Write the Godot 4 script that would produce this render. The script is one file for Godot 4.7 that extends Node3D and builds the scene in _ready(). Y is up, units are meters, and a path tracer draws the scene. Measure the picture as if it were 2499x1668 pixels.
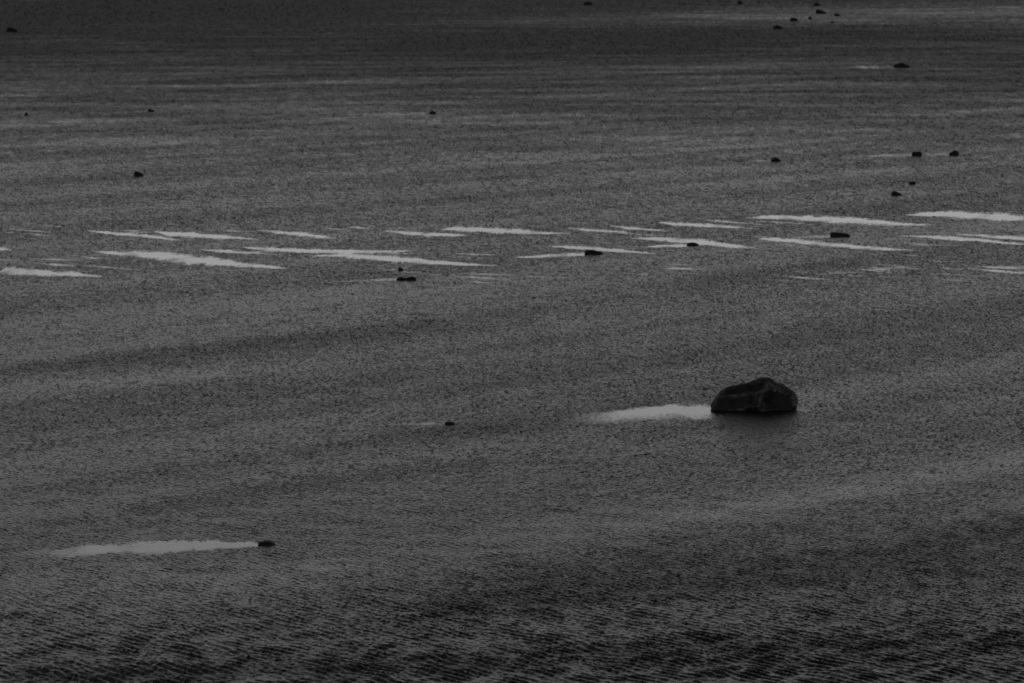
extends Node3D
# A dark, wind-ruffled lake at dusk seen through a long lens, with stones standing in the shallows.
# Photograph pixels (2499 x 1668) are turned into directions; everything stands on the water plane y = 0.

const F := 7935.0            # focal length in photograph pixels
const PITCH := 0.12952       # camera looks down by this angle (rad)
const EYE := 4.5             # camera height above the water (m)
const CX := 1249.5
const CY := 834.0

const N := 512               # side of a wave tile
var tile_short: PackedVector3Array   # (height, slope x, slope z) of short wind waves
var tile_long: PackedVector3Array    # the same for longer waves
var tile_mid: PackedVector3Array
const SIZE_SHORT := 2.56
const SIZE_MID := 5.83
const SIZE_LONG := 21.7

func _ready() -> void:
	camera_and_light()
	build_hills()
	build_bed()
	build_water()
	build_stones()

# ---------------------------------------------------------------- camera, sky, sun
func camera_and_light() -> void:
	var cam := Camera3D.new()
	cam.name = "camera"
	cam.position = Vector3(0, EYE, 0)
	cam.rotation = Vector3(-PITCH, 0, 0)
	cam.fov = 12.0
	cam.near = 0.5
	cam.far = 9000.0
	cam.current = true
	add_child(cam)
	var at := CameraAttributesPhysical.new()
	at.frustum_near = 0.5
	at.frustum_far = 9000.0
	at.frustum_focal_length = 114.17
	at.frustum_focus_distance = 27.0
	at.exposure_aperture = 6.3
	cam.attributes = at
	print("fov ", cam.fov)

	var env := Environment.new()
	env.background_mode = Environment.BG_SKY
	var sky := Sky.new()
	var sm := ProceduralSkyMaterial.new()
	# a dim evening sky: bright low down, dark overhead
	sm.sky_top_color = grey(0.02)
	sm.sky_horizon_color = grey(1.0)
	sm.sky_curve = 0.6 / 2.6
	sm.ground_bottom_color = grey(0.03)
	sm.ground_horizon_color = grey(0.03)
	sm.sky_energy_multiplier = 1.0
	sky.sky_material = sm
	env.sky = sky
	env.tonemap_mode = Environment.TONE_MAPPER_LINEAR
	env.tonemap_exposure = 1.0
	env.sdfgi_enabled = true
	env.ssao_enabled = true
	env.ssil_enabled = true
	var we := WorldEnvironment.new()
	we.name = "environment"
	we.environment = env
	add_child(we)

	var sun := DirectionalLight3D.new()
	sun.name = "sun"
	sun.light_energy = 0.03
	sun.light_angular_distance = 30.0
	sun.light_color = Color(1, 1, 1)
	sun.shadow_enabled = true
	sun.sky_mode = DirectionalLight3D.SKY_MODE_LIGHT_ONLY
	sun.rotation_degrees = Vector3(-58, -35, 0)
	add_child(sun)

func grey(v: float) -> Color:
	return Color(v, v, v).linear_to_srgb()

# ---------------------------------------------------------------- helpers
func ray(px: float, py: float) -> Vector3:
	var d := Vector3((px - CX) / F, -(py - CY) / F, -1.0)
	return d.rotated(Vector3.RIGHT, -PITCH)

func on_water(px: float, py: float) -> Vector3:
	var d := ray(px, py)
	return Vector3(0, EYE, 0) + d * (EYE / -d.y)

func hash2(a: int, b: int) -> float:
	var n := (a * 73856093) ^ (b * 19349663)
	n = (n ^ (n >> 13)) * 1274126177
	n = n & 0x7fffffff
	n = (n ^ (n >> 16)) & 0xffff
	return n / 65535.0

func material(shade: float, rough: float, called: String) -> StandardMaterial3D:
	var m := StandardMaterial3D.new()
	m.resource_name = called
	m.albedo_color = grey(shade)
	m.roughness = rough
	return m

# ---------------------------------------------------------------- waves
func fft_lines(re: PackedFloat32Array, im: PackedFloat32Array) -> void:
	# in-place inverse FFT of each of the N rows
	var bits := int(round(log(float(N)) / log(2.0)))
	var rev := PackedInt32Array()
	rev.resize(N)
	for i in N:
		var r := 0
		for b in bits:
			if i & (1 << b):
				r |= 1 << (bits - 1 - b)
		rev[i] = r
	var wr := PackedFloat32Array()
	var wi := PackedFloat32Array()
	for i in N / 2:
		wr.append(cos(TAU * i / N))
		wi.append(sin(TAU * i / N))
	for row in N:
		var o := row * N
		for i in N:
			var j := rev[i]
			if j > i:
				var t := re[o + i]
				re[o + i] = re[o + j]
				re[o + j] = t
				t = im[o + i]
				im[o + i] = im[o + j]
				im[o + j] = t
		var span := 1
		var step := N / 2
		while span < N:
			for k in span:
				var cr := wr[k * step]
				var ci := wi[k * step]
				var a := o + k
				var end := o + N
				while a < end:
					var b2 := a + span
					var xr := re[b2] * cr - im[b2] * ci
					var xi := re[b2] * ci + im[b2] * cr
					re[b2] = re[a] - xr
					im[b2] = im[a] - xi
					re[a] += xr
					im[a] += xi
					a += span * 2
			span *= 2
			step /= 2

func flip_tile(a: PackedFloat32Array) -> PackedFloat32Array:
	var b := PackedFloat32Array()
	b.resize(N * N)
	for i in N:
		for j in N:
			b[j * N + i] = a[i * N + j]
	return b

func wave_tile(size: float, peak: float, octaves: float, heading: Vector2, spread: float, stray: float, steep: float, seed_: int) -> PackedVector3Array:
	# a periodic field of random waves round the wavelength peak (m), scaled to a root mean square slope of steep
	var rng := RandomNumberGenerator.new()
	rng.seed = seed_
	var re := PackedFloat32Array()
	var im := PackedFloat32Array()
	re.resize(N * N)
	im.resize(N * N)
	for i in N:
		var fi := i if i <= N / 2 else i - N
		for j in N:
			var fj := j if j <= N / 2 else j - N
			var f := Vector2(fj, fi)
			var len := f.length()
			if len < 1.0 or len > N * 0.33:
				continue
			var wave := size / len
			var l := log(wave / peak) / octaves
			if absf(l) > 3.0:
				continue
			var c := f.dot(heading) / len
			var d := stray + (pow(maxf(c, 0.0), spread) if c > 0.0 else 0.0)
			# slope energy spread evenly about the peak in log wavelength
			var amp := exp(-0.5 * l * l) * sqrt(d) * wave * wave
			var ph := rng.randf() * TAU
			var g := sqrt(-2.0 * log(maxf(rng.randf(), 1e-6)))
			re[i * N + j] = amp * g * cos(ph)
			im[i * N + j] = amp * g * sin(ph)
	fft_lines(re, im)
	re = flip_tile(re)
	im = flip_tile(im)
	fft_lines(re, im)
	re = flip_tile(re)
	var out := PackedVector3Array()
	out.resize(N * N)
	var cell := size / N
	var sum := 0.0
	for i in N:
		var up := ((i + 1) % N) * N
		var dn := ((i + N - 1) % N) * N
		for j in N:
			var sx := (re[i * N + (j + 1) % N] - re[i * N + (j + N - 1) % N]) / (2.0 * cell)
			var sz := (re[up + j] - re[dn + j]) / (2.0 * cell)
			sum += sx * sx + sz * sz
			out[i * N + j] = Vector3(re[i * N + j], sx, sz)
	var k := steep / sqrt(sum / (N * N))
	for i in N * N:
		out[i] *= k
	return out

func wave_at(tile: PackedVector3Array, per_m: float, x: float, z: float) -> Vector3:
	var u := x * per_m
	var v := z * per_m
	var fu := floorf(u)
	var fv := floorf(v)
	var i := int(fu) & (N - 1)
	var j := int(fv) & (N - 1)
	var i2 := (i + 1) & (N - 1)
	var r1 := j * N
	var r2 := ((j + 1) & (N - 1)) * N
	u -= fu
	v -= fv
	return tile[r1 + i].lerp(tile[r1 + i2], u).lerp(tile[r2 + i].lerp(tile[r2 + i2], u), v)

# ---------------------------------------------------------------- calm streaks (slicks), as [x, y, half thickness] in photograph pixels, left to right
func slick_lines() -> Array:
	return [
		# strength, points
		# the two broken rows of slicks across the middle
		[1.0, [[0, 662, 8], [60, 665, 7.5], [120, 668, 6.5], [180, 671, 5], [245, 676, 1]]],
		[0.7, [[95, 644, 0.5], [130, 647, 3], [180, 650, 2]]],
		[0.6, [[60, 570, 0.5], [90, 574, 2.5], [130, 578, 0.5]]],
		[0.9, [[-30, 606, 4], [0, 608, 5], [25, 611, 0.5]]],
		[1.0, [[228, 615, 1], [270, 618, 4], [340, 621, 7], [400, 627, 9], [450, 633, 11], [520, 639, 9], [580, 646, 6], [640, 651, 4], [705, 657, 0.8]]],
		[1.0, [[212, 564, 0.8], [260, 569, 3], [320, 574, 3.5], [380, 580, 3.5], [440, 588, 0.8]]],
		[1.0, [[375, 566, 1], [410, 571, 5], [480, 575, 5.5], [550, 580, 4], [630, 585, 0.8]]],
		[0.7, [[535, 563, 0.5], [560, 564, 2], [590, 566, 0.5]]],
		[1.0, [[625, 563, 1], [680, 568, 3.5], [740, 574, 4.5], [790, 579, 3.5], [822, 583, 0.8]]],
		[0.8, [[490, 611, 1], [530, 613, 4], [590, 617, 4], [640, 618, 0.8]]],
		[1.0, [[590, 604, 1], [640, 609, 4], [720, 612, 5], [800, 615, 4], [880, 615, 4.5], [950, 615, 3], [1010, 613, 0.8]]],
		[1.0, [[760, 626, 1], [830, 624, 4.5], [900, 629, 6.5], [970, 634, 7], [1040, 640, 5.5], [1110, 645, 4], [1220, 650, 0.8]]],
		[0.8, [[845, 555, 0.8], [870, 556, 2.5], [908, 560, 0.6]]],
		[1.0, [[940, 565, 1], [990, 569, 4], [1040, 573, 4.5], [1100, 574, 3.5], [1160, 577, 0.8]]],
		[1.0, [[1075, 561, 1], [1110, 559, 4.5], [1160, 561, 6], [1220, 564, 6.5], [1280, 567, 5], [1340, 570, 3], [1395, 571, 0.8]]],
		[0.6, [[1110, 668, 0.6], [1180, 670, 2.5], [1280, 674, 0.6]]],
		[0.6, [[1100, 675, 0.6], [1160, 678, 2.5], [1250, 682, 0.6]]],
		[0.6, [[1140, 688, 0.6], [1170, 690, 2.5], [1200, 692, 0.6]]],
		[1.0, [[1385, 558, 0.8], [1430, 562, 3], [1480, 565, 3.2], [1530, 567, 0.8]]],
		[1.0, [[1490, 552, 0.8], [1530, 557, 3.5], [1580, 561, 3], [1625, 564, 0.8]]],
		[1.0, [[1606, 544, 0.8], [1640, 547, 4], [1720, 551, 4.5], [1780, 555, 3], [1840, 559, 0.8]]],
		[0.8, [[1720, 538, 0.6], [1760, 541, 2.5], [1830, 547, 0.6]]],
		[1.0, [[1820, 533, 1], [1870, 531, 5], [1950, 533, 6], [2030, 537, 8], [2090, 539, 8], [2150, 544, 6], [2210, 548, 4], [2270, 550, 0.8]]],
		[1.0, [[2210, 526, 1], [2260, 524, 5], [2330, 525, 8], [2390, 528, 9], [2450, 531, 9], [2530, 535, 8]]],
		[1.0, [[1335, 602, 0.8], [1380, 604, 3.5], [1440, 607, 4], [1500, 612, 4.5], [1550, 616, 3], [1600, 620, 0.8]]],
		[1.0, [[1540, 582, 0.8], [1590, 584, 4], [1660, 587, 6], [1720, 593, 7.5], [1780, 600, 5], [1850, 607, 0.8]]],
		[0.9, [[1570, 604, 0.8], [1620, 601, 3.5], [1680, 601, 3.5], [1700, 602, 1]]],
		[1.0, [[1850, 583, 1], [1890, 585, 5], [1960, 591, 5.5], [2040, 599, 5], [2110, 605, 5], [2170, 609, 3], [2230, 612, 0.8]]],
		[1.0, [[2200, 576, 0.8], [2260, 579, 3], [2330, 583, 5], [2400, 588, 5], [2460, 594, 4], [2530, 600, 3]]],
		[0.9, [[2330, 572, 0.8], [2390, 576, 3], [2450, 580, 5], [2540, 584, 7]]],
		[0.6, [[2190, 593, 0.6], [2240, 597, 2.5], [2320, 601, 0.6]]],
		[0.7, [[2350, 648, 0.6], [2420, 654, 2.5], [2540, 655, 4]]],
		[0.8, [[2360, 656, 0.6], [2420, 662, 3], [2540, 670, 4]]],
		[0.5, [[2090, 660, 0.6], [2130, 658, 2.5], [2200, 654, 2.5], [2230, 652, 0.6]]],
		[0.45, [[1980, 672, 0.6], [2050, 667, 3], [2110, 665, 0.6]]],
		[0.45, [[2250, 668, 0.6], [2300, 670, 2], [2370, 672, 0.6]]],
		# lee streaks of stones
		[1.0, [[1460, 1013, 6, 0.4], [1530, 1009, 9, 0.85], [1590, 1005, 12], [1650, 1002, 15], [1700, 1002, 14], [1745, 1003, 11], [1772, 1007, 4]]],
		[0.62, [[1340, 1025, 10, 0.05], [1420, 1022, 14, 0.5], [1500, 1018, 13], [1600, 1014, 13], [1700, 1014, 11], [1765, 1016, 7]]],
		[1.0, [[20, 1358, 12, 0.05], [80, 1354, 12, 0.3], [140, 1350, 12, 0.6], [220, 1344, 13, 0.85], [300, 1338, 14], [380, 1335, 15], [460, 1334, 13], [540, 1332, 9], [600, 1330, 6], [640, 1332, 2]]],
		[0.55, [[1940, 999, 1], [1960, 1003, 2.5], [1985, 1002, 0.6]]],
		[0.5, [[860, 1040, 2, 0.2], [980, 1037, 3, 0.6], [1050, 1035, 3], [1084, 1035, 3, 1.0]]],
		[0.48, [[830, 688, 0.8], [880, 686, 2.5], [970, 683, 3.2], [985, 683, 2]]],
		[0.4, [[930, 660, 0.6], [960, 659, 1.8], [972, 659, 2]]],
		[1.0, [[1245, 629, 0.8], [1300, 628, 3.5], [1370, 624, 4], [1430, 620, 4.5], [1445, 619, 2]]],
		[0.6, [[1930, 580, 0.8], [1990, 579, 2.5], [2028, 578, 3]]],
		[0.48, [[2100, 382, 0.6], [2170, 380, 3], [2226, 379, 4]]],
		[0.5, [[2262, 379, 1], [2300, 378, 3.5], [2318, 378, 4]]],
		[0.42, [[1820, 394, 0.6], [1850, 393, 2.5], [1884, 393, 3]]],
		[0.5, [[2050, 165, 0.6], [2110, 165, 3], [2182, 164, 4]]],
		[0.38, [[840, 281, 0.6], [930, 279, 2.5], [1048, 277, 3]]],
		[0.3, [[330, 274, 0.6], [345, 273, 2.5], [360, 272, 3]]],
		[0.25, [[1740, 73, 1], [1820, 71, 3], [1888, 69, 4]]],
		[0.35, [[372, 213, 0.6], [430, 212, 3.5], [470, 212, 0.8]]],
		[0.25, [[1824, 313, 0.6], [1860, 309, 3], [1884, 306, 0.8]]],
	]

# ---------------------------------------------------------------- the water
func build_water() -> void:
	var t0 := Time.get_ticks_msec()
	var heading := Vector2(-0.74, 0.67).normalized()
	tile_short = wave_tile(SIZE_SHORT, 0.036, 0.34, heading, 5.0, 0.10, 1.0, 11)
	tile_mid = wave_tile(SIZE_MID, 0.068, 0.15, heading, 40.0, 0.003, 1.0, 37)
	tile_long = wave_tile(SIZE_LONG, 0.42, 0.55, heading, 2.0, 0.25, 1.0, 23)
	print("tiles ", Time.get_ticks_msec() - t0)

	# columns: fractions of the distance, fine across the view and coarse beyond
	var half := CX / F * 1.2
	var cols := PackedFloat32Array()
	var nc := 1150
	var beyond := PackedFloat32Array()
	var gap := 2.0 * half / nc
	var out_to := half
	while out_to < 4.0:
		gap *= 1.15
		out_to += gap
		beyond.append(out_to)
	for i in beyond.size():
		cols.append(-beyond[beyond.size() - 1 - i])
	for i in nc + 1:
		cols.append(lerpf(-half, half, float(i) / nc))
	cols.append_array(beyond)
	# rows: distances, closer together near the shore
	var rows := PackedFloat32Array()
	for a in [70.0, 50.0, 38.0, 30.0, 25.0, 21.0, 18.5, 17.0, 16.2, 15.6, 15.3]:
		rows.append(EYE / tan(deg_to_rad(a)))
	var nr := 1120
	for i in nr + 1:
		var f := float(i) / nr
		rows.append(EYE / tan(deg_to_rad(lerpf(15.0, 1.05, f * (0.78 + 0.22 * f)))))
	var far := rows[rows.size() - 1]
	while far < 5200.0:
		far *= 1.06
		rows.append(far)
	var w := cols.size()
	var h := rows.size()

	# calmness of the surface, 0 ruffled .. 1 mirror, and extra wind, + gust .. - lull
	var calm := PackedFloat32Array()
	calm.resize(w * h)
	var wind := PackedFloat32Array()
	wind.resize(w * h)
	for s in slick_lines():
		stroke(calm, rows, cols, s[0], s[1], 0.35, 1.55, true)
	for s in slivers():
		stroke(calm, rows, cols, s[0], s[1], 0.2, 1.6, true)
	for s in wind_lines():
		stroke(wind, rows, cols, s[0], s[1], 0.0, 1.6, false)
	print("calm ", Time.get_ticks_msec() - t0)

	# gusts: streaks along the wind, and blotches
	var gust := FastNoiseLite.new()
	gust.seed = 77
	gust.noise_type = FastNoiseLite.TYPE_SIMPLEX
	gust.frequency = 1.0
	gust.fractal_octaves = 3
	gust.fractal_gain = 0.5
	var blot := FastNoiseLite.new()
	blot.seed = 31
	blot.noise_type = FastNoiseLite.TYPE_SIMPLEX
	blot.frequency = 1.0
	blot.fractal_octaves = 2
	var along := Vector2(0.72, 0.70)
	var pos := PackedVector3Array()
	var nor := PackedVector3Array()
	pos.resize(w * h)
	nor.resize(w * h)
	var per_s := N / SIZE_SHORT
	var per_m := N / SIZE_MID
	var per_l := N / SIZE_LONG
	for r in h:
		var z := rows[r]
		var resolved := 1.0 - smoothstep(22.0, 34.0, z)
		var dz := (rows[mini(r + 1, h - 1)] - rows[maxi(r - 1, 0)]) * 0.5
		var base := ruffle(z)
		var share := gusted(z)
		var farness := smoothstep(40.0, 90.0, z)
		var nearness := 0.2 + 0.65 * smoothstep(19.0, 24.0, z)
		var w_mid := 0.95 - 0.65 * smoothstep(18.3, 22.5, z)
		var w_short := sqrt(maxf(0.0, 1.0 - w_mid * w_mid))
		for c in w:
			var x := cols[c] * z
			if c > 0 and c < w - 1:
				x += (hash2(c, r) - 0.5) * 0.6 * (cols[c + 1] - cols[c]) * z
			var zz := z
			if r > 0 and r < h - 1:
				zz += (hash2(r + 9000, c) - 0.5) * 0.5 * dz
			var ua := x * along.x + zz * along.y
			var ub := -x * along.y + zz * along.x
			var g := gust.get_noise_2d(ua * 0.022, ub * 0.42)
			var b := blot.get_noise_2d(x * 1.6, zz * 0.45)
			var at := r * w + c
			var blow := (0.6 - 0.2 * farness) * nearness * g + (0.1 + 0.2 * farness) * b + farness * 0.9 * gust.get_noise_2d(x * 0.10 + 40.0, zz * 0.3) + wind[at]
			wind[at] = share + 0.36 * blow
			var amp := base * clampf(1.0 + 0.45 * blow, 0.5, 1.6) * (1.0 - 0.97 * smoothstep(0.0, 0.75, calm[at]))
			var a := wave_at(tile_short, per_s, x, -zz)
			var a2 := wave_at(tile_mid, per_m, x + 1.3, -zz)
			var l := wave_at(tile_long, per_l, x, -zz)
			var s1 := amp * w_short
			var s2 := amp * w_mid
			var s3 := amp * (0.12 + 0.13 * farness)
			var sx := a.y * s1 + a2.y * s2 + l.y * s3
			var sz := a.z * s1 + a2.z * s2 + l.z * s3
			var y := (a.x * s1 + a2.x * s2 + l.x * s3) * resolved
			pos[at] = Vector3(x, y, -zz)
			nor[at] = Vector3(-sx, 1.0, -sz).normalized()
	print("verts ", Time.get_ticks_msec() - t0)
	# each cell of the surface belongs to one state of the water, from calm through ripples to gusts
	var state := PackedByteArray()
	state.resize(w * h)
	var top := FINISH.size() - 1
	for r in h - 1:
		for c in w - 1:
			var a := r * w + c
			var k := 0.65 * hash2((c + int(5.0 * hash2(r, 7))) / 4, r + 31) + 0.35 * hash2(c + 77, r + 531)
			var level := lerpf(4.0 + clampf(wind[a], -0.45, 1.0) * (top - 4), 0.0, smoothstep(0.05, 0.9, calm[a]))
			var fleck := lerpf(flecked(rows[r]), 0.8, smoothstep(0.0, 0.7, calm[a]))
			state[a] = clampi(int(floor(level + 0.5 + fleck * (k - 0.5))), 0, top)
	var me := ArrayMesh.new()
	var seen := PackedInt32Array()
	seen.resize(w * h)
	for level in FINISH.size():
		seen.fill(-1)
		var p := PackedVector3Array()
		var q := PackedVector3Array()
		var idx := PackedInt32Array()
		for r in h - 1:
			var row := r * w
			for c in w - 1:
				var a := row + c
				if state[a] != level:
					continue
				var e := a + w
				for k in [a, a + 1, e, e + 1]:
					if seen[k] < 0:
						seen[k] = p.size()
						p.append(pos[k])
						q.append(nor[k])
				idx.append(seen[a])
				idx.append(seen[e])
				idx.append(seen[a + 1])
				idx.append(seen[a + 1])
				idx.append(seen[e])
				idx.append(seen[e + 1])
		if idx.size():
			add_surface(me, p, q, idx)
			me.surface_set_material(me.get_surface_count() - 1, water_material(FINISH[level][1], FINISH[level][0]))
	var o := MeshInstance3D.new()
	o.name = "water"
	o.mesh = me
	o.set_meta("kind", "structure")
	o.set_meta("label", "dark wind-ruffled lake water with pale calm streaks")
	add_child(o)
	print("water ", Time.get_ticks_msec() - t0, " verts ", w * h)

# the states of the surface: fine wavelets too small to see singly make it rougher
const FINISH := [["calm_water", 0.16], ["glassy_water", 0.20], ["stirring_water", 0.25], ["barely_rippled_water", 0.31], ["rippled_water", 0.36], ["ruffled_water", 0.46], ["gusted_water", 0.56], ["windswept_water", 0.66], ["squally_water", 0.78]]

func stroke(field: PackedFloat32Array, rows: PackedFloat32Array, cols: PackedFloat32Array, strength: float, pts: Array, hard: float, soft: float, slick: bool) -> void:
	# lays a stroke, given in photograph pixels, on the water plane; pts run left to right as [x, y, half thickness, (share)]
	var edge := FastNoiseLite.new()
	edge.seed = 5
	edge.noise_type = FastNoiseLite.TYPE_SIMPLEX
	edge.frequency = 1.0
	edge.fractal_octaves = 3
	var w := cols.size()
	var xs := PackedFloat32Array()
	var zs := PackedFloat32Array()
	var ws := PackedFloat32Array()
	var ss := PackedFloat32Array()
	var lo := 1e9
	var hi := -1e9
	for p in pts:
		var c := on_water(p[0], p[1])
		xs.append(c.x)
		zs.append(-c.z)
		ws.append(absf(on_water(p[0], p[1] - p[2]).z - on_water(p[0], p[1] + p[2]).z) * 0.5)
		var tip: bool = slick and (xs.size() == 1 or xs.size() == pts.size())
		ss.append(p[3] if p.size() > 3 else (0.7 if tip else 1.0))
		lo = minf(lo, zs[-1] - ws[-1] * 2.6)
		hi = maxf(hi, zs[-1] + ws[-1] * 2.6)
	for r in rows.size():
		var z := rows[r]
		if z < lo or z > hi:
			continue
		var seg := 0
		for c2 in w:
			var x := cols[c2] * z
			if x < xs[0]:
				continue
			if x > xs[xs.size() - 1]:
				break
			while seg < xs.size() - 2 and x > xs[seg + 1]:
				seg += 1
			var f := clampf((x - xs[seg]) / (xs[seg + 1] - xs[seg]), 0.0, 1.0)
			var d := absf(z - lerpf(zs[seg], zs[seg + 1], f)) / maxf(lerpf(ws[seg], ws[seg + 1], f), 0.02)
			if d > soft + 0.7:
				continue
			d += 0.4 * edge.get_noise_2d(x * 3.0, z * 1.1) + 0.3 * edge.get_noise_2d(x * 14.0, z * 4.0)
			var patchy := 1.0 + 0.6 * minf(0.0, edge.get_noise_2d(x * 1.3 + 50.0, z * 0.5)) if slick else 1.0
			var m := strength * patchy * lerpf(ss[seg], ss[seg + 1], f) * (1.0 - smoothstep(hard, soft, d))
			var at := r * w + c2
			field[at] = maxf(field[at], m) if slick else field[at] + m

func slivers() -> Array:
	# faint thin slivers of calm water scattered along the rows of slicks
	var rng := RandomNumberGenerator.new()
	rng.seed = 404
	var rows_ := [
		[[-50, 572], [400, 570], [1200, 563], [1800, 547], [2550, 520], 14.0, 16],
		[[-50, 640], [500, 628], [900, 626], [1700, 597], [2550, 586], 16.0, 22],
		[[950, 668], [1100, 676], [1300, 676], [1500, 664], [1700, 655], 16.0, 10],
		[[1900, 668], [2050, 664], [2200, 660], [2350, 656], [2550, 664], 20.0, 14],
	]
	var out := []
	for q in rows_:
		for n in int(q[6]):
			var f := rng.randf() * 3.999
			var i := int(f)
			var x := lerpf(q[i][0], q[i + 1][0], f - i)
			var y: float = lerpf(q[i][1], q[i + 1][1], f - i) + rng.randfn() * float(q[5]) * 0.6
			var l := rng.randf_range(25.0, 75.0)
			var t := rng.randf_range(0.9, 2.2)
			var fall := rng.randf_range(0.02, 0.09) * l
			out.append([rng.randf_range(0.4, 0.75), [[x - l, y - fall, 0.4], [x - l * 0.3, y - fall * 0.2, t], [x + l * 0.4, y + fall * 0.5, t * 0.8], [x + l, y + fall, 0.4]]])
	return out

func wind_lines() -> Array:
	# gusts (+) and lulls (-) that darken and lighten the ruffled water
	return [
		# calmer, paler water far out on the one side
		[-1.7, [[900, 60, 10, 0.0], [1300, 52, 16, 0.5], [1700, 44, 20, 0.9], [2100, 36, 26], [2560, 30, 34], [3000, 22, 36]]],
		[-0.5, [[1900, 110, 20, 0.0], [2300, 100, 30], [2560, 95, 36], [3000, 90, 36]]],
		[-0.6, [[1000, 175, 6, 0.0], [1500, 168, 7], [1900, 160, 10], [2560, 150, 6, 0.5]]],
		[-0.5, [[0, 232, 5], [400, 214, 5], [1200, 190, 5], [1900, 162, 4, 0.4]]],
		[-0.5, [[500, 78, 5, 0.4], [800, 68, 6], [1300, 50, 5, 0.5]]],
		[0.7, [[0, 30, 40], [300, 30, 36], [700, 20, 26], [1000, 10, 16, 0.4]]],
		[0.5, [[700, 130, 14, 0.3], [1100, 118, 22], [1700, 92, 18], [2560, 80, 12]]],
		# the dark band left of the middle, and pale ones round it
		[0.45, [[0, 905, 20, 0.7], [300, 880, 26], [600, 855, 32], [950, 822, 28], [1300, 795, 14, 0.5]]],
		[-0.35, [[0, 950, 16], [350, 925, 16], [800, 900, 14], [1300, 870, 12, 0.5]]],
		[-0.3, [[0, 790, 40], [500, 740, 50], [1100, 720, 40], [1700, 700, 40, 0.6]]],
		[-0.35, [[1000, 900, 18, 0.4], [1500, 850, 22], [1900, 800, 18, 0.5]]],
		# round the boulder
		[0.35, [[900, 1060, 18, 0.5], [1400, 1045, 20], [1900, 1040, 22], [2200, 990, 18], [2500, 930, 14, 0.5]]],
		[-0.5, [[1500, 1290, 16, 0.3], [1800, 1245, 20], [2150, 1190, 20], [2560, 1110, 22]]],
		[0.3, [[300, 1240, 26], [1000, 1150, 22], [1700, 1120, 18, 0.4]]],
		# the dark wind line across the near water
		[0.9, [[850, 1530, 30, 0.3], [1200, 1475, 44], [1700, 1425, 60], [2150, 1390, 80], [2560, 1340, 90]]],
		[0.32, [[600, 1480, 50, 0.3], [1300, 1400, 50], [1900, 1335, 46], [2560, 1265, 36]]],
		[-0.3, [[1000, 1600, 22, 0.4], [1500, 1500, 20], [2100, 1430, 14, 0.6]]],
		[-0.45, [[0, 1440, 60], [300, 1420, 60], [700, 1400, 40, 0.6], [1000, 1350, 24, 0.3]]],
		[0.75, [[0, 1670, 56], [700, 1640, 40], [1500, 1600, 40], [2560, 1560, 40]]],
	]

func water_material(rough: float, called: String) -> StandardMaterial3D:
	var m := material(0.003, rough, called)
	m.metallic_specular = 0.36
	return m

func add_surface(me: ArrayMesh, p: PackedVector3Array, q: PackedVector3Array, i: PackedInt32Array) -> void:
	var arr := []
	arr.resize(Mesh.ARRAY_MAX)
	arr[Mesh.ARRAY_VERTEX] = p
	arr[Mesh.ARRAY_NORMAL] = q
	arr[Mesh.ARRAY_INDEX] = i
	me.add_surface_from_arrays(Mesh.PRIMITIVE_TRIANGLES, arr)

func ruffle(z: float) -> float:
	# root mean square slope of the wind waves by distance from the shore
	return lerpf(lerpf(0.38, 0.19, smoothstep(17.5, 25.0, z)), 0.13, smoothstep(42.0, 100.0, z))

func flecked(z: float) -> float:
	# how unevenly single wavelets are roughened
	return 1.0 + 0.9 * smoothstep(20.0, 27.0, z) - 0.8 * smoothstep(50.0, 90.0, z)

func gusted(z: float) -> float:
	# share of the surface roughened by gusts: most far out, in the open
	return -0.10 + 0.25 * smoothstep(19.0, 30.0, z) + 0.84 * smoothstep(46.0, 135.0, z)

# ---------------------------------------------------------------- far shore and bed
func build_hills() -> void:
	var noise := FastNoiseLite.new()
	noise.seed = 4
	noise.frequency = 0.0011
	noise.fractal_octaves = 5
	var st := SurfaceTool.new()
	st.begin(Mesh.PRIMITIVE_TRIANGLES)
	st.set_smooth_group(0)
	var nx := 140
	var nz := 24
	for j in nz + 1:
		for i in nx + 1:
			var x := lerpf(-7000.0, 7000.0, float(i) / nx)
			var d := float(j) / nz
			var z := -3400.0 - 1500.0 * d + 160.0 * noise.get_noise_2d(x, 9000.0)
			var rise := smoothstep(0.0, 0.85, d)
			var y := -3.0 + rise * (205.0 + 120.0 * noise.get_noise_2d(x, z)) + 8.0 * noise.get_noise_2d(x * 6.0, z * 6.0) * rise
			st.add_vertex(Vector3(x, y, z))
	for j in nz:
		for i in nx:
			var a := j * (nx + 1) + i
			for q in [a, a + nx + 1, a + 1, a + 1, a + nx + 1, a + nx + 2]:
				st.add_index(q)
	st.generate_normals()
	var o := MeshInstance3D.new()
	o.name = "hills"
	o.mesh = st.commit()
	o.material_override = material(0.05, 1.0, "hill_side")
	o.set_meta("kind", "structure")
	o.set_meta("label", "dark low hills along the far shore of the lake")
	add_child(o)

func build_bed() -> void:
	var p := PlaneMesh.new()
	p.size = Vector2(16000, 11000)
	var o := MeshInstance3D.new()
	o.name = "ground"
	o.mesh = p
	o.position = Vector3(0, -0.32, -5000)
	o.material_override = material(0.08, 1.0, "lake_bed")
	o.set_meta("kind", "structure")
	o.set_meta("label", "gravelly lake bed under the shallow dark water")
	add_child(o)

# ---------------------------------------------------------------- stones
var stone_skin: StandardMaterial3D
var taken := {}

func numbered(called: String) -> String:
	if not taken.has(called):
		taken[called] = 0
		return called
	taken[called] += 1
	return "%s_%03d" % [called, taken[called]]

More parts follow.
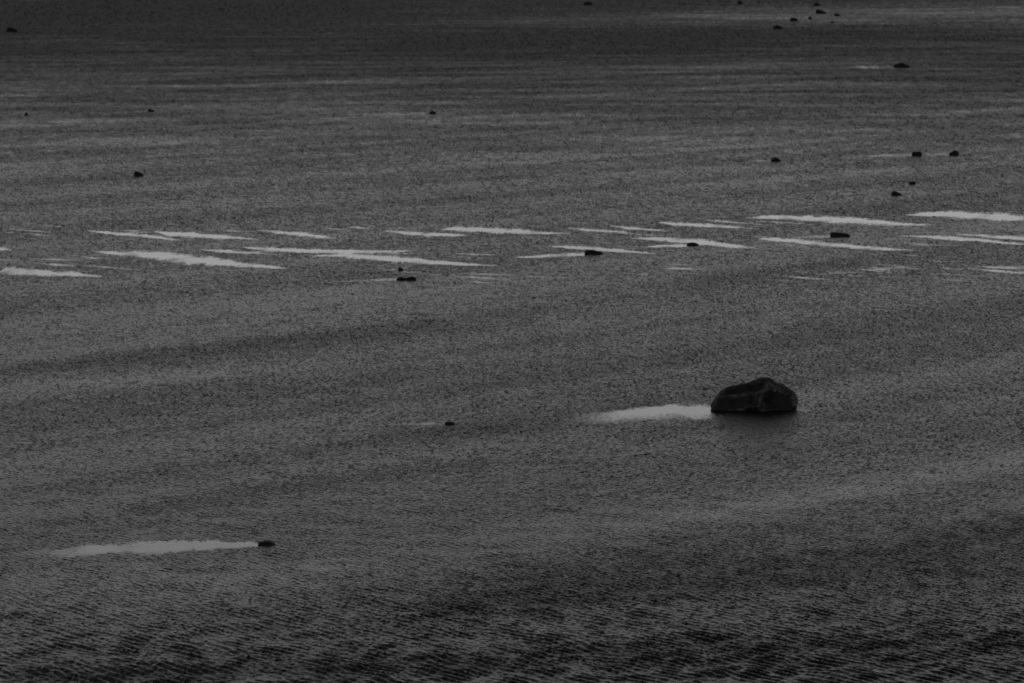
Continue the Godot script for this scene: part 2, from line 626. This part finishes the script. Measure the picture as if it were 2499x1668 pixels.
func stone_material() -> StandardMaterial3D:
	var m := material(1.0, 0.62, "wet_stone")
	m.metallic_specular = 0.3
	m.vertex_color_use_as_albedo = true
	var noise := FastNoiseLite.new()
	noise.seed = 8
	noise.frequency = 0.012
	noise.fractal_octaves = 5
	var tex := NoiseTexture2D.new()
	tex.width = 512
	tex.height = 512
	tex.seamless = true
	tex.noise = noise
	var ramp := Gradient.new()
	ramp.offsets = PackedFloat32Array([0.25, 0.55, 0.8])
	ramp.colors = PackedColorArray([grey(0.035), grey(0.065), grey(0.13)])
	tex.color_ramp = ramp
	m.albedo_texture = tex
	var fine := FastNoiseLite.new()
	fine.seed = 9
	fine.frequency = 0.03
	fine.fractal_octaves = 4
	var bump := NoiseTexture2D.new()
	bump.width = 512
	bump.height = 512
	bump.seamless = true
	bump.as_normal_map = true
	bump.bump_strength = 6.0
	bump.noise = fine
	m.normal_enabled = true
	m.normal_texture = bump
	m.normal_scale = 0.8
	m.uv1_triplanar = true
	m.uv1_scale = Vector3(2.2, 2.2, 2.2)
	return m

func outline_at(pts: PackedVector2Array, dir: Vector2) -> float:
	# how far the outline lies in that direction; -1 where it is under water
	for i in pts.size() - 1:
		var p := pts[i]
		var e := pts[i + 1] - p
		var den := dir.cross(e)
		if absf(den) < 1e-9:
			continue
		var t := p.cross(e) / den
		var u := p.cross(dir) / den
		if t > 0.0 and u >= -1e-4 and u <= 1.0001:
			return t
	return -1.0

# outline: [x, y] in photograph pixels from right to left over the top, y up from the waterline, x from px
func stone(called: String, label: String, group: String, px: float, py: float, outline: Array, deep: float, seed_: int, cuts: Array = [], detail: int = 1, dents: Array = []) -> void:
	var foot := on_water(px, py)
	var dist := (foot - Vector3(0, EYE, 0)).length()
	var m := dist / F                       # metres per pixel at that distance
	var down := EYE / dist                  # sine of the view's slope
	var wide := 0.0
	for p in outline:
		wide = maxf(wide, absf(p[0]) * m)
	var thick := wide * deep
	var flat := PackedVector2Array()
	for p in outline:
		flat.append(Vector2(p[0] * m, p[1] * m - thick * 0.75 * down if p[1] > 0 else -0.02))
	var rim := PackedVector2Array()          # corners rounded once
	rim.append(flat[0])
	for i in flat.size() - 1:
		rim.append(flat[i].lerp(flat[i + 1], 0.22))
		rim.append(flat[i].lerp(flat[i + 1], 0.78))
	rim.append(flat[flat.size() - 1])
	var noise := FastNoiseLite.new()
	noise.seed = seed_
	noise.noise_type = FastNoiseLite.TYPE_SIMPLEX
	noise.frequency = 1.0
	noise.fractal_octaves = 4
	var nu := 40 * detail
	var nv := 20 * detail
	var pts := PackedVector3Array()
	var tint := PackedColorArray()
	var below := 0.33
	var sharp := 220.0
	var rugged := 0.8 if detail > 1 else 1.0
	for j in nv + 1:
		var th := PI * j / nv               # from the back pole to the front pole, along z
		for i in nu:
			var phi := TAU * i / nu
			var d := Vector3(sin(th) * cos(phi), sin(th) * sin(phi), -cos(th))
			var side := outline_at(rim, Vector2(cos(phi), sin(phi)))
			if side < 0.0:
				# under water: down to the bed
				var t := clampf((-sin(phi) - 0.03) / 0.97, 0.0, 1.0)
				side = lerpf(rim[0].length() if cos(phi) > 0.0 else rim[rim.size() - 1].length(), below, t)
			var r := pow(pow(sin(th) / side, 2.4) + pow(absf(cos(th)) / thick, 2.4), -1.0 / 2.4)
			var worn := 0.0
			if cuts.size():
				var first := r
				var second := 9.0
				for c in cuts:
					var k2: float = c[0].normalized().dot(d)
					if k2 > 0.05:
						var rc: float = c[1] / k2
						if rc < first:
							second = first
							first = rc
						elif rc < second:
							second = rc
				worn = exp(-pow((second - first) / 0.016, 2.0))
				var acc := exp(-sharp * r)
				for c in cuts:
					var nn: Vector3 = c[0].normalized()
					var k := nn.dot(d)
					if k > 0.05:
						acc += exp(-sharp * c[1] / k)
				r = -log(acc) / sharp
			var q := d * r
			var s := 1.0 / maxf(wide, 0.05)
			r *= 1.0 + rugged * (0.07 * noise.get_noise_3dv(q * s * 1.3) + 0.06 * (absf(noise.get_noise_3dv(q * s * 2.7 + Vector3(7, 3, 1))) - 0.25))
			for e in dents:
				r -= e[2] * exp(-(q - e[0]).length_squared() / (e[1] * e[1]))
			pts.append(d * r)
			var pale := 0.5 + 5.0 * worn * clampf(0.5 + 1.4 * noise.get_noise_3dv(q * s * 5.0 + Vector3(2, 9, 4)), 0.0, 1.0) + 0.7 * noise.get_noise_3dv(q * s * 3.0)
			tint.append(Color(pale, pale, pale) * 0.22)
	var st := SurfaceTool.new()
	st.begin(Mesh.PRIMITIVE_TRIANGLES)
	st.set_smooth_group(0)
	for i in pts.size():
		st.set_color(tint[i])
		st.add_vertex(pts[i])
	for j in nv:
		for i in nu:
			var a := j * nu + i
			var b := j * nu + (i + 1) % nu
			for q in [a, b, a + nu, b, b + nu, a + nu]:
				st.add_index(q)
	st.generate_normals()
	var o := MeshInstance3D.new()
	o.name = numbered(called)
	o.mesh = st.commit()
	o.material_override = stone_skin
	o.position = Vector3(foot.x, 0, foot.z - thick * 0.75)
	o.set_meta("label", label)
	o.set_meta("category", called)
	if group:
		o.set_meta("group", group)
	add_child(o)

func build_stones() -> void:
	stone_skin = stone_material()
	var G := "stones standing in the shallows"
	var big := [[98, -2], [104, 10], [110, 24], [112, 32], [102, 48], [82, 64], [61, 72], [44, 81], [22, 86.5], [10, 86], [-7, 75], [-41, 66], [-75, 59], [-94, 38], [-107, 21], [-108, 12], [-104, -2]]
	stone("boulder", "large dark boulder with a lumpy peak and creased face, biggest of all", "", 1845, 1006, big, 0.62, 3, [
		[Vector3(-0.35, 0.35, 0.87), 0.19], [Vector3(0.45, 0.10, 0.88), 0.20], [Vector3(-0.15, -0.50, 0.85), 0.145],
		[Vector3(0.85, 0.25, 0.45), 0.35], [Vector3(0.40, 0.85, 0.30), 0.275], [Vector3(-0.25, 0.90, 0.35), 0.215]], 4,
		[[Vector3(0.02, 0.20, 0.10), 0.04, 0.035], [Vector3(0.15, 0.07, 0.16), 0.07, 0.045], [Vector3(-0.2, 0.13, 0.12), 0.08, 0.03], [Vector3(-0.05, 0.12, 0.15), 0.035, 0.03], [Vector3(-0.18, 0.0, 0.14), 0.09, 0.03], [Vector3(0.29, 0.13, 0.08), 0.05, 0.02]])
	var list := [
		# label, x, waterline y, outline, depth, seed
		["rounded dark stone at the head of the long pale streak in the near water", 651, 1333, [[21, -1], [20, 4], [12, 10.5], [2, 13], [-10, 12], [-20, 9.5], [-25, 7], [-15, -1]], 0.8, 12],
		["lone low flat stone in open ruffled water between boulder and pale streak", 1097, 1038, [[15, -1], [14, 4], [5, 7.5], [-6, 9], [-12, 5], [-13, -1]], 0.8, 13],
		["two-humped dark stone with a saddle, beside a tiny stone", 990, 685.5, [[26, -1], [26, 5], [18, 11], [10, 10], [0, 6.5], [-8, 8], [-13, 11], [-20, 7], [-24, 4], [-22, -1]], 0.5, 14],
		["tiny pointed stone just behind the two-humped stone", 977, 661.5, [[7, -1], [7, 4], [2, 7], [-1, 10], [-5, 9], [-6, -1]], 0.7, 15],
		["long smooth flat-backed stone lying against a pale streak", 1449, 622, [[24, 0], [22, 5], [8, 10], [-6, 12], [-15, 12.5], [-23, 6], [-20, -1]], 0.5, 16],
		["small low domed stone in the middle of a pale streak", 1691, 600.5, [[16, -1], [15, 4], [5, 8], [-5, 8.5], [-14, 6], [-16, -1]], 0.6, 17],
		["blocky brick-shaped stone with a square end between two pale streaks", 2052, 579, [[24, -1], [24.5, 5], [17, 9], [3, 10], [-5, 11.5], [-23, 12], [-24.5, 10], [-24.5, -1]], 0.5, 18],
		["wedge-shaped stone with a thin tapering tail", 2191, 478, [[17, 0], [10, 4], [3, 7], [-5, 11], [-11, 9], [-15, 5], [-12, -1]], 0.6, 19],
		["small stone with a notched top behind the wedge-shaped stone", 2228, 451.5, [[9, -1], [8, 5], [3, 8.5], [-2, 6], [-8, 7], [-8, -1]], 0.8, 20],
		["oblong stone joined by a pale streak to a rounder stone", 2239, 382, [[13, -1], [13, 5], [9, 11], [-3, 10.5], [-11, 10], [-13, 6], [-11, -1]], 0.7, 21],
		["round-topped stone at the head of a pale streak that ends at the oblong stone", 2330, 380.5, [[12, -1], [12, 6], [7, 11.5], [0, 12.5], [-8, 7], [-13, 5], [-10, -1]], 0.8, 22],
		["small domed stone with a short faint streak, off in open ruffled water", 1894, 395.5, [[13, -1], [12, 5], [4, 9], [-3, 11], [-9, 7], [-13, 4], [-10, -1]], 0.8, 23],
		["broad low-peaked stone with a bright streak far out", 2201, 166, [[21, -1], [20, 4], [8, 9], [0, 12], [-10, 9], [-20, 5], [-17, -1]], 0.5, 24],
		["jet-black humped stone far out on dark water, away from all others", 27, 79, [[15, -1], [14, 6], [7, 8], [-4, 13], [-10, 10], [-15, 5], [-12, -1]], 0.7, 25],
		["small blunt stone with a taller end, alone on ruffled water", 337, 431, [[13, -1], [12, 5], [3, 9], [-6, 12.5], [-11, 11], [-12, -1]], 0.7, 26],
		["faint little stone with a dim short streak", 368, 273.5, [[10, -1], [8, 3], [0, 5], [-5, 7], [-8, 5], [-8, -1]], 0.8, 27],
		["little oval stone at the head of a long thin streak far out", 1055, 279, [[9, -1], [9, 4], [2, 7], [-5, 5.5], [-9, 3], [-7, -1]], 0.8, 28],
		["tiny upright speck of stone, alone far out", 63, 283, [[4, -1], [4, 4], [0, 8], [-4, 5], [-4, -1]], 0.8, 29],
		["dark oval stone at the farthest edge of the water, by itself", 1434, 13, [[12, -1], [11, 5], [3, 9], [-5, 8], [-11, 4], [-9, -1]], 0.8, 30],
		["small faint stone beyond the far cluster", 1806, 11, [[7, -1], [6, 5], [0, 8.5], [-6, 6], [-6, -1]], 0.8, 31],
		["rounded stone at the back of the far cluster", 1994, 15.5, [[9, -1], [8, 4], [1, 9], [-6, 7], [-8, -1]], 0.8, 32],
		["longest stone of the far cluster, with a taller end", 2004, 34, [[13, -1], [13, 4], [4, 7], [-6, 9.5], [-12, 9], [-12, -1]], 0.6, 33],
		["small stone at the edge of the far cluster with a thin tail", 2045, 40.5, [[10, 0], [5, 4], [0, 7], [-6, 8], [-8, 3], [-7, -1]], 0.8, 34],
		["oval stone at the front of the far cluster, between a larger one and a speck", 1938, 52.5, [[11, -1], [10, 5], [2, 8.5], [-6, 8.5], [-10, 5], [-8, -1]], 0.7, 35],
		["larger domed stone in front of the far cluster, with a dim streak", 1899, 72, [[13, -1], [12, 4], [3, 9.5], [-5, 9.5], [-12, 6], [-11, -1]], 0.7, 36],
		["dim speck of stone in the middle of the far cluster", 1978, 48, [[5, -1], [4, 4], [-1, 7], [-5, 4], [-4, -1]], 0.8, 37],
		["tiny speck of stone at the foot of the far cluster", 2032, 57, [[4, -1], [4, 3], [0, 5], [-4, 3], [-4, -1]], 0.8, 38],
		["tiny dark speck of stone in open ruffled water before the middle streaks", 1303, 729.5, [[5, -1], [4, 2], [0, 3.5], [-5, 2], [-4, -1]], 0.8, 39],
	]
	for a in list:
		var low := []
		for p in a[3]:
			low.append([p[0], p[1] * (1.0 if a[2] < 500.0 else 0.9) if p[1] > 0 else p[1]])
		stone("stone", a[0], G, a[1], a[2] - 1.0, low, a[4], a[5])
